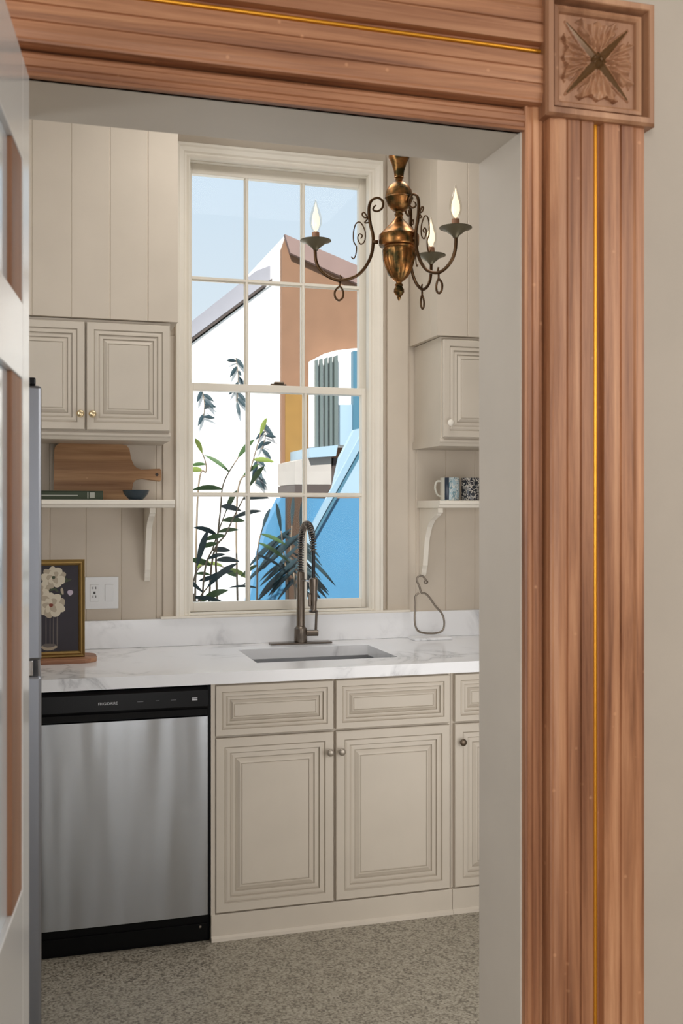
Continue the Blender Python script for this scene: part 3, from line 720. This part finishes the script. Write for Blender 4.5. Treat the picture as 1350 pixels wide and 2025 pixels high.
def blob(cx, cz, rx, rz, a, mi, n=14, wob=.08):
    lay[0] += 1; y = 3.9499-.00001*lay[0]-.0001; ph = random.random()*6
    vs = []
    for k in range(n):
        t_ = 2*PI*k/n; q = 1+wob*math.sin(3*t_+ph)
        u, v = rx*q*math.cos(t_), rz*q*math.sin(t_); vs.append(bm.verts.new((cx+u*math.cos(a)-v*math.sin(a), y, cz+u*math.sin(a)+v*math.cos(a))))
    f = bm.faces.new(vs); f.material_index = mi
def PP(px, py):
    x, z = pt(px, py, 3.95); return x, z
def flower(px, py, R, core):
    cx, cz = PP(px, py)
    for k in range(9):
        a = 2*PI*k/9+.3; blob(cx+R*.62*math.cos(a), cz+R*.52*math.sin(a), R*.42, R*.34, a, 1 if k % 3 == 0 else 0)
    for k in range(6):
        a = 2*PI*k/6; blob(cx+R*.3*math.cos(a), cz+R*.26*math.sin(a), R*.30, R*.22, a, 1 if k % 2 else 0)
    blob(cx, cz, R*.15, R*.14, 0, core)
for k in range(9):
    cx, cz = PP(85+k*6, 1140+random.random()*60); blob(cx, cz, .016, .004, random.random()*3, 5)
for a, b in (((100, 1215), (98, 1290)), ((92, 1215), (90, 1290)), ((104, 1215), (107, 1290)), ((115, 1205), (113, 1278))):
    (xa, za), (xb, zb_) = PP(*a), PP(*b); blob((xa+xb)/2, (za+zb_)/2, .0018, abs(za-zb_)/2, 0, 3)
cx, cz = PP(97, 1250); 
for dx in (-.028, .028): blob(cx+dx, cz, .0022, .062, 0, 3)
blob(cx, cz-.055, .028, .010, 0, 1); blob(cx, cz-.048, .024, .007, 0, 3)
for q in ((106, 1142, .043, 5), (78, 1168, .036, 3), (101, 1197, .050, 2), (60, 1150, .04, 2), (45, 1190, .045, 2)): flower(*q)
cx, cz = PP(139, 1172); blob(cx, cz, .010, .010, 0, 4)
cx, cz = PP(123, 1169); blob(cx, cz, .005, .013, .2, 1)
leaned(bm, 3.94, z0p, .045)
obj('painted_flowers', bm, [M['pet'], M['pet2'], M['red'], M['vase'], M['lil'], M['ggr']], canvas)

# ---------- wire pear on a marble base
pr = thing('pear_sculpture', (1.70, 4.19, .9155), 'bent pewter wire outline of a pear on a thin white marble base', 'decoration')
YP_ = 4.19
def pp(px, py):
    x, z = pt(px, py, YP_); return (x, YP_, z)
obj('base', B(pp(813, 1200)[0], pp(887, 1200)[0], YP_-.045, YP_+.045, .9155, .926, bev=.002), M['marble'], pr)
wire = spline([pp(828, 1173), pp(821, 1180), pp(820, 1205), pp(820, 1232), pp(826, 1247), pp(840, 1252), pp(862, 1252), pp(875, 1246), pp(878, 1230), pp(873, 1213), pp(860, 1198), pp(849, 1182), pp(841, 1174), pp(833, 1172), pp(829, 1160), pp(824, 1147), pp(828, 1139), pp(836, 1140), pp(843, 1149)], 8)
obj('wire_outline', tube(NB(), wire, .0042, 8), M['wire'], pr, smooth=True)
bm = NB(); bmesh.ops.create_uvsphere(bm, u_segments=14, v_segments=10, radius=1); lx, _, lz = pp(842, 1151)
for v in bm.verts: v.co = Vector((lx+v.co.x*.010, YP_+v.co.y*.006, lz+v.co.z*.009))
obj('leaf_tip', bm, M['wire'], pr, smooth=True)

# ---------- refrigerator edge at left
fr_ = thing('refrigerator', (-.33, 3.0, 0), 'stainless steel refrigerator seen edge-on between the open door and dishwasher', 'refrigerator')
FX = .0235; FY0, FY1 = 2.42, 3.20
obj('body', B(-.70, FX-.075, FY0, FY1, .03, 1.745, bev=.004), M['steel_f'], fr_)
obj('upper_door', B(FX-.070, FX, FY0, FY1, 1.135, 1.74, bev=.006), M['steel_f'], fr_)
obj('lower_door', B(FX-.070, FX, FY0, FY1, .05, 1.10, bev=.006), M['steel_f'], fr_)
bm = NB(); box(bm, FX-.062, FX-.012, FY0+.002, FY0+.06, 1.741, 1.758, bev=.003); box(bm, FX-.12, FX-.06, FY0+.02, FY0+.06, 1.746, 1.756); obj('hinge_cover', bm, M['black'], fr_)
obj('hinge', B(FX-.055, FX-.018, FY0+.003, FY0+.05, 1.1005, 1.1345, bev=.002), M['chrome'], fr_)

# ---------- chandelier
DC = 3.2; ucx = (788.5-675)/F; ccx, ccy = DC*(sn+ucx*cs), DC*(cs-ucx*sn)
def cz_(c): return H_CAM+(725-.2963*c)*DC/F
kx_ = .2963*DC/F
ch = thing('chandelier', (ccx, ccy, cz_(1065)), 'aged brass three-arm chandelier with lit candle bulbs hanging before the window', 'chandelier')
top = [(105, 70), (115, 68), (150, 50), (200, 35), (238, 31), (243, 34), (250, 24), (262, 24), (272, 34), (285, 52), (300, 68), (330, 86), (375, 93), (378, 96), (384, 96), (388, 92), (430, 76), (452, 55), (464, 40), (468, 27), (478, 22), (484, 30), (492, 30), (498, 24), (510, 26), (525, 36), (560, 70), (600, 110), (618, 124), (626, 134), (640, 136), (690, 134), (700, 128), (706, 108), (716, 103), (722, 110), (728, 103), (790, 100), (830, 90), (870, 76), (905, 55), (928, 34), (938, 20), (946, 18), (952, 26), (962, 28), (968, 22), (985, 34), (1005, 36), (1025, 24), (1032, 12), (1042, 14), (1050, 10), (1064, 3)]
prof = [(w_*kx_, cz_(c)) for c, w_ in top][::-1]
prof += [(.030, 2.54), (.022, 2.56), (.008, 2.58), (.008, 3.10), (.05, 3.12), (.058, 3.149)]
zlo, zhi = cz_(925), cz_(722)
bm = lathe(NB(), prof, (ccx, ccy, 0), 48, flute=lambda z: .09 if zlo < z < zhi else 0)
obj('body', bm, M['brass'], ch, smooth='auto')
latv = Vector((cs, -sn)); depv = Vector((sn, cs))
def arm(rr, ad):
    d2 = latv*math.cos(ad)+depv*math.sin(ad); k = rr/575.0     # metres per crop unit radially
    def q(cx_, cy_): 
        rad = (785-cx_)*k; p = d2*rad; return (ccx+p.x, ccy+p.y, cz_(cy_))
    bm = NB()
    main = spline([q(628, 428), q(612, 438), q(608, 460), q(640, 466), q(672, 440), q(672, 400), q(640, 378), q(600, 392), q(580, 430), q(578, 490), q(588, 560), q(604, 620), q(606, 690), q(590, 770), q(545, 850), q(480, 905), q(380, 930), q(300, 908), q(240, 860), q(212, 800), q(206, 730)], 6)
    n = len(main); rad = [.0022+.0028*min(1, i/(n*.45)) for i in range(n)]
    tube(bm, main, rad, 8); tube(bm, [q(604, 672), q(640, 672)], .0065, 8)
    tube(bm, spline([q(520, 650), q(532, 632), q(512, 620), q(500, 650), q(520, 688), q(548, 665), q(550, 600), q(520, 545), q(490, 550), q(472, 600), q(472, 670), q(490, 705), q(486, 760), q(470, 785), q(455, 772)], 6), .0021, 6)
    tube(bm, spline([q(578, 510), q(545, 510), q(530, 488), q(542, 476), q(556, 490), q(566, 520), q(548, 545), q(596, 540)], 5), .0024, 6)
    tube(bm, spline([q(385, 930), q(384, 910), q(376, 896)], 4), .003, 6)
    a_ = obj('arm', bm, M['brass_dark'], ch, smooth=True)
    bm = NB(); tube(bm, [q(376, 935), q(376, 972)], .0032, 6)
    tube(bm, spline([q(376, 972), q(343, 1005), q(345, 1045), q(370, 1064), q(396, 1045), q(398, 1005)], 6, closed=True), .0034, 6); obj('drop_ring', bm, M['brass_dark'], a_, smooth=True)
    x, y, _ = q(210, 700); zp = cz_(680)
    obj('drip_plate', lathe(NB(), [(.001, zp-.024), (.007, zp-.024), (.010, zp-.018), (.018, zp-.012), (.032, zp-.001), (.047, zp+.004), (.047, zp+.006), (.030, zp+.003), (.012, zp+.004), (.001, zp+.004)], (x, y, 0), 28), M['verdigris'], a_, smooth='auto')
    sl = obj('candle_sleeve', lathe(NB(), [(.001, zp+.002), (.0118, zp+.002), (.0120, zp+.008), (.0112, zp+.030), (.001, zp+.031)], (x, y, 0), 18), M['sleeve'], ch, smooth='auto')
    zb_ = zp+.029
    obj('bulb', lathe(NB(), [(.008, zb_), (.012, zb_+.008), (.0185, zb_+.028), (.0185, zb_+.044), (.0135, zb_+.064), (.0060, zb_+.084), (.0022, zb_+.098), (.0004, zb_+.102)], (x, y, 0), 20), M['bulbglass'], sl, smooth=True)
    obj('filament', lathe(NB(), [(.0005, zb_+.003), (.0065, zb_+.010), (.0125, zb_+.026), (.0115, zb_+.044), (.0065, zb_+.062), (.0030, zb_+.078), (.0004, zb_+.090)], (x, y, 0), 14), M['flame'], sl, smooth=True)
arm(.252, math.radians(183)); arm(.222, math.radians(-46)); arm(.205, math.radians(57))

# ------------------------------------------------------------ courtyard
struct('ground', B(-14, 22, YW+.25, 26, -.5, -.3), M['ground'])
def poly(bm, pix, Y0, Y1, mi=0): return prism(bm, [pt(a, b, Y0) for a, b in pix], XZ, Y0, Y1, mi)
GRD = -.3
def wallpoly(pix, Y0, Y1, down=True):
    p = [pt(a, b, Y0) for a, b in pix]
    if down: p = p+[(p[-1][0], GRD), (p[0][0], GRD)]
    return prism(NB(), p, XZ, Y0, Y1)
wb = thing('building', (2, 9, GRD), 'sunlit white stucco house with a sloping roofline outside the window', 'building')
obj('wall', wallpoly([(200, 812), (383, 676), (538, 560), (549, 540), (549, 492), (565, 464), (572, 480), (572, 600)], 9.0, 12.0), M['owhite'], wb)
obj('roof_edge', poly(NB(), [(200, 808), (383, 672), (538, 556), (538, 550), (383, 666), (200, 802)], 8.975, 8.999), M['odark'], wb)
obj('roof', poly(NB(), [(200, 800), (383, 664), (538, 550), (548, 520), (505, 536), (383, 632), (200, 770)], 9.3, 12), M['lav'], wb)
tb = thing('building', (4, 8.7, GRD), 'tan plastered house wall with pink coping outside the window', 'building')
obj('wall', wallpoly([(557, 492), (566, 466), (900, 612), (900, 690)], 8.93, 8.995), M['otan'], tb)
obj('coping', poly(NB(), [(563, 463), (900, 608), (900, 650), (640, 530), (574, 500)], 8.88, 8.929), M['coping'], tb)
obj('wall_glow', wallpoly([(564, 766), (608, 766), (608, 930)], 8.915, 8.9295), M['golden_glow'], tb, label='golden glow painted on the lower tan wall')
by = 8.79
bw = thing('balcony_window', (4, by, 1.9), 'white arched balcony door with grey-green slats and a blue shutter on the tan wall', 'window')
obj('arch_frame', poly(NB(), [(617, 884), (617, 712), (640, 700), (665, 693), (700, 689), (740, 688), (740, 884)], by, by+.128), M['owhite'], bw)
for k, (a, b) in enumerate(((624, 629), (633, 638), (643, 648), (652, 657), (661, 668))):
    obj('slat', poly(NB(), [(a, 884), (a, 712-k*2), (b, 710-k*2), (b, 884)], by-.05, by+.01), M['ogrey'], bw)
obj('panel', poly(NB(), [(672, 880), (672, 800), (697, 800), (697, 880)], by-.04, by+.01), M['opale'], bw)
obj('shutter', poly(NB(), [(698, 884), (698, 694), (745, 690), (745, 884)], by-.07, by+.01), M['oteal'], bw)
bb = thing('balcony', (4, 8.1, 1.3), 'small white balcony box with dark timber underside below the arched window', 'balcony')
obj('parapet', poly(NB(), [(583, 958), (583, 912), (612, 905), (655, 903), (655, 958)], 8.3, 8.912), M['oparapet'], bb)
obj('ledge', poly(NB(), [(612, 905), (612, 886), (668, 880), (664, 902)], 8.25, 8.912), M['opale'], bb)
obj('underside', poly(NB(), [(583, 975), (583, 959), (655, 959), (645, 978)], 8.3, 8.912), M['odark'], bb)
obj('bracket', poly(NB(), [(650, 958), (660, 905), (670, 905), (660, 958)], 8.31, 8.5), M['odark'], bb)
st = thing('stair_rail', (4, 6.9, GRD), 'pale blue diagonal stair stringer crossing before the balcony', 'stair rail')
obj('stringer', poly(NB(), [(606, 1058), (712, 862), (745, 800), (745, 822), (720, 872), (614, 1064)], 6.965, 6.995), M['rail'], st)
obj('painted_shadow', poly(NB(), [(612, 1066), (719, 874), (745, 826), (745, 838), (724, 882), (618, 1070)], 6.975, 6.998), M['oteal'], st)  # dark strip added to paint the shaded underside of the stringer
obj('newel', wallpoly([(605, 1046), (616, 1046)], 6.90, 6.96), M['rail'], st)
tag(obj('wall_panel', poly(NB(), [(655, 983), (672, 905), (700, 850), (760, 835), (760, 983)], 7.6, 7.66), M['opale']), 'pale blue-white screen behind the stair stringer', 'screen')
bf = obj('blue_wall', wallpoly([(492, 1190), (528, 1040), (556, 984), (640, 986), (800, 984)], 7.0, 7.15), M['oblue'])
tag(bf, 'bright blue painted garden wall behind the faucet', 'garden wall')
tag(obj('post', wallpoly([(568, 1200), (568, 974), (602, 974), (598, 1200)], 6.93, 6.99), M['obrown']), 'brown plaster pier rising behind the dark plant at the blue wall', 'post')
bl = obj('garden_wall', wallpoly([(200, 1010), (470, 1010), (530, 1040), (490, 1210)], 7.4, 7.6), M['owhite'])
tag(bl, 'low white garden wall behind the leafy stems', 'garden wall')
# plants
def leafmesh(bm, p, d, ln, wd_, mi, up=Vector((0, 0, 1))):
    d = d.normalized(); s = d.cross(Vector((0, 1, .2))).normalized(); sag = Vector((0, 0, -1))
    pr = None
    for k in range(7):
        t_ = k/6; c = p+d*ln*t_+sag*ln*.25*t_*t_; w_ = wd_*math.sin(PI*min(.98, t_*.92+.06))**.8*.5
        cur = (bm.verts.new(c-s*w_), bm.verts.new(c+Vector((0, -.15*w_, -.25*w_))), bm.verts.new(c+s*w_))
        if pr:
            for j in range(2):
                f = bm.faces.new((pr[j], pr[j+1], cur[j+1], cur[j])); f.material_index = mi
        pr = cur
def plant(label, stems, Y, lm, n, ln, wd_, seed, spread=1.0, droop=0, group='courtyard plants'):
    random.seed(seed); b = Vector((pt(stems[0][0][0], 0, Y)[0], Y, GRD))
    t = thing('plant', b, label, 'plant', group)
    sb, lb = NB(), NB()
    for si, path in enumerate(stems):
        P3 = []
        for i, (a, c) in enumerate(path):
            x, z = pt(a, c, Y); P3.append(Vector((x, Y+.05*math.sin(si+i), z)))
        first = P3[0].copy(); first.z = GRD; first.x += random.uniform(-.05, .05)
        pth = spline([first]+P3, 8); m_ = len(pth)
        tube(sb, pth, [.008*(1-.6*i/m_) for i in range(m_)], 6)
        for k in range(n):
            i = int(m_*(.25+.75*k/n)); p = pth[min(i, m_-1)]
            a = random.choice([-1, 1])*random.uniform(.4, 1.3)*spread
            d = Vector((math.sin(a), random.uniform(-.35, .25), math.cos(a)*.7-.15-droop))
            leafmesh(lb, p, d, ln*random.uniform(.6, 1.2), wd_*random.uniform(.7, 1.2), random.randrange(len(lm)))
        leafmesh(lb, pth[-1], pth[-1]-pth[-3], ln, wd_, 0)
    obj('stem', sb, M['stem'], t, smooth=True); obj('leaves', lb, [M[x] for x in lm], t, smooth=True)
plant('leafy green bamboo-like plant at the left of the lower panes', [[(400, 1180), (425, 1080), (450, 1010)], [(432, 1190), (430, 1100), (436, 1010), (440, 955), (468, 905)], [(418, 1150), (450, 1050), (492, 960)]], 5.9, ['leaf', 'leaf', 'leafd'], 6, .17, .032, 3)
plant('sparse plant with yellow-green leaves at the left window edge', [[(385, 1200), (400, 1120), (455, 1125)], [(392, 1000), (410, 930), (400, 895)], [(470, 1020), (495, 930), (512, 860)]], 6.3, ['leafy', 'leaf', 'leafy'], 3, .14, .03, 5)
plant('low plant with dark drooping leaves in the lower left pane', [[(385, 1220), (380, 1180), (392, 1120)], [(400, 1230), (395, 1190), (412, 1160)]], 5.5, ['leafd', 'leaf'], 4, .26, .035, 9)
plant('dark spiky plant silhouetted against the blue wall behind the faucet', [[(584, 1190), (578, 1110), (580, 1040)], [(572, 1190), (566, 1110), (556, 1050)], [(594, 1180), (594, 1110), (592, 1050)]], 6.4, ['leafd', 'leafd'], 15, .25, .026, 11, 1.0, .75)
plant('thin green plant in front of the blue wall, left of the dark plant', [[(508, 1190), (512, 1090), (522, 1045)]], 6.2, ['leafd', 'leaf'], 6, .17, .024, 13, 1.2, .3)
def sprig(label, pix, Y):
    random.seed(int(pix[0][0])); t = thing('vine', (pt(*pix[0], Y)[0], Y, pt(*pix[0], Y)[1]), label, 'vine', 'hanging vine sprigs')
    P3 = [Vector((pt(a, b, Y)[0], Y, pt(a, b, Y)[1])) for a, b in pix]; pth = spline(P3, 6)
    obj('stem', tube(NB(), pth, .004, 5), M['stem'], t); lb = NB()
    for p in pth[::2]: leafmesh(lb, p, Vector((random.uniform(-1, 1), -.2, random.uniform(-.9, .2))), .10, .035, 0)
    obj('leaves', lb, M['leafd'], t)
YV = 8.985
sprig('dark vine sprig on the white house above the meeting rail', [(466, 708), (470, 735), (470, 765), (468, 795)], YV)
sprig('short vine sprig on the white house in the left pane below the meeting rail', [(400, 772), (404, 800), (402, 825)], YV)
sprig('thin vine sprig on the white house beside the painted golden glow', [(520, 838), (524, 862), (518, 888)], YV)
sprig('lowest small vine sprig on the white house, above the lowest glazing bar', [(506, 905), (510, 930), (504, 955)], YV)
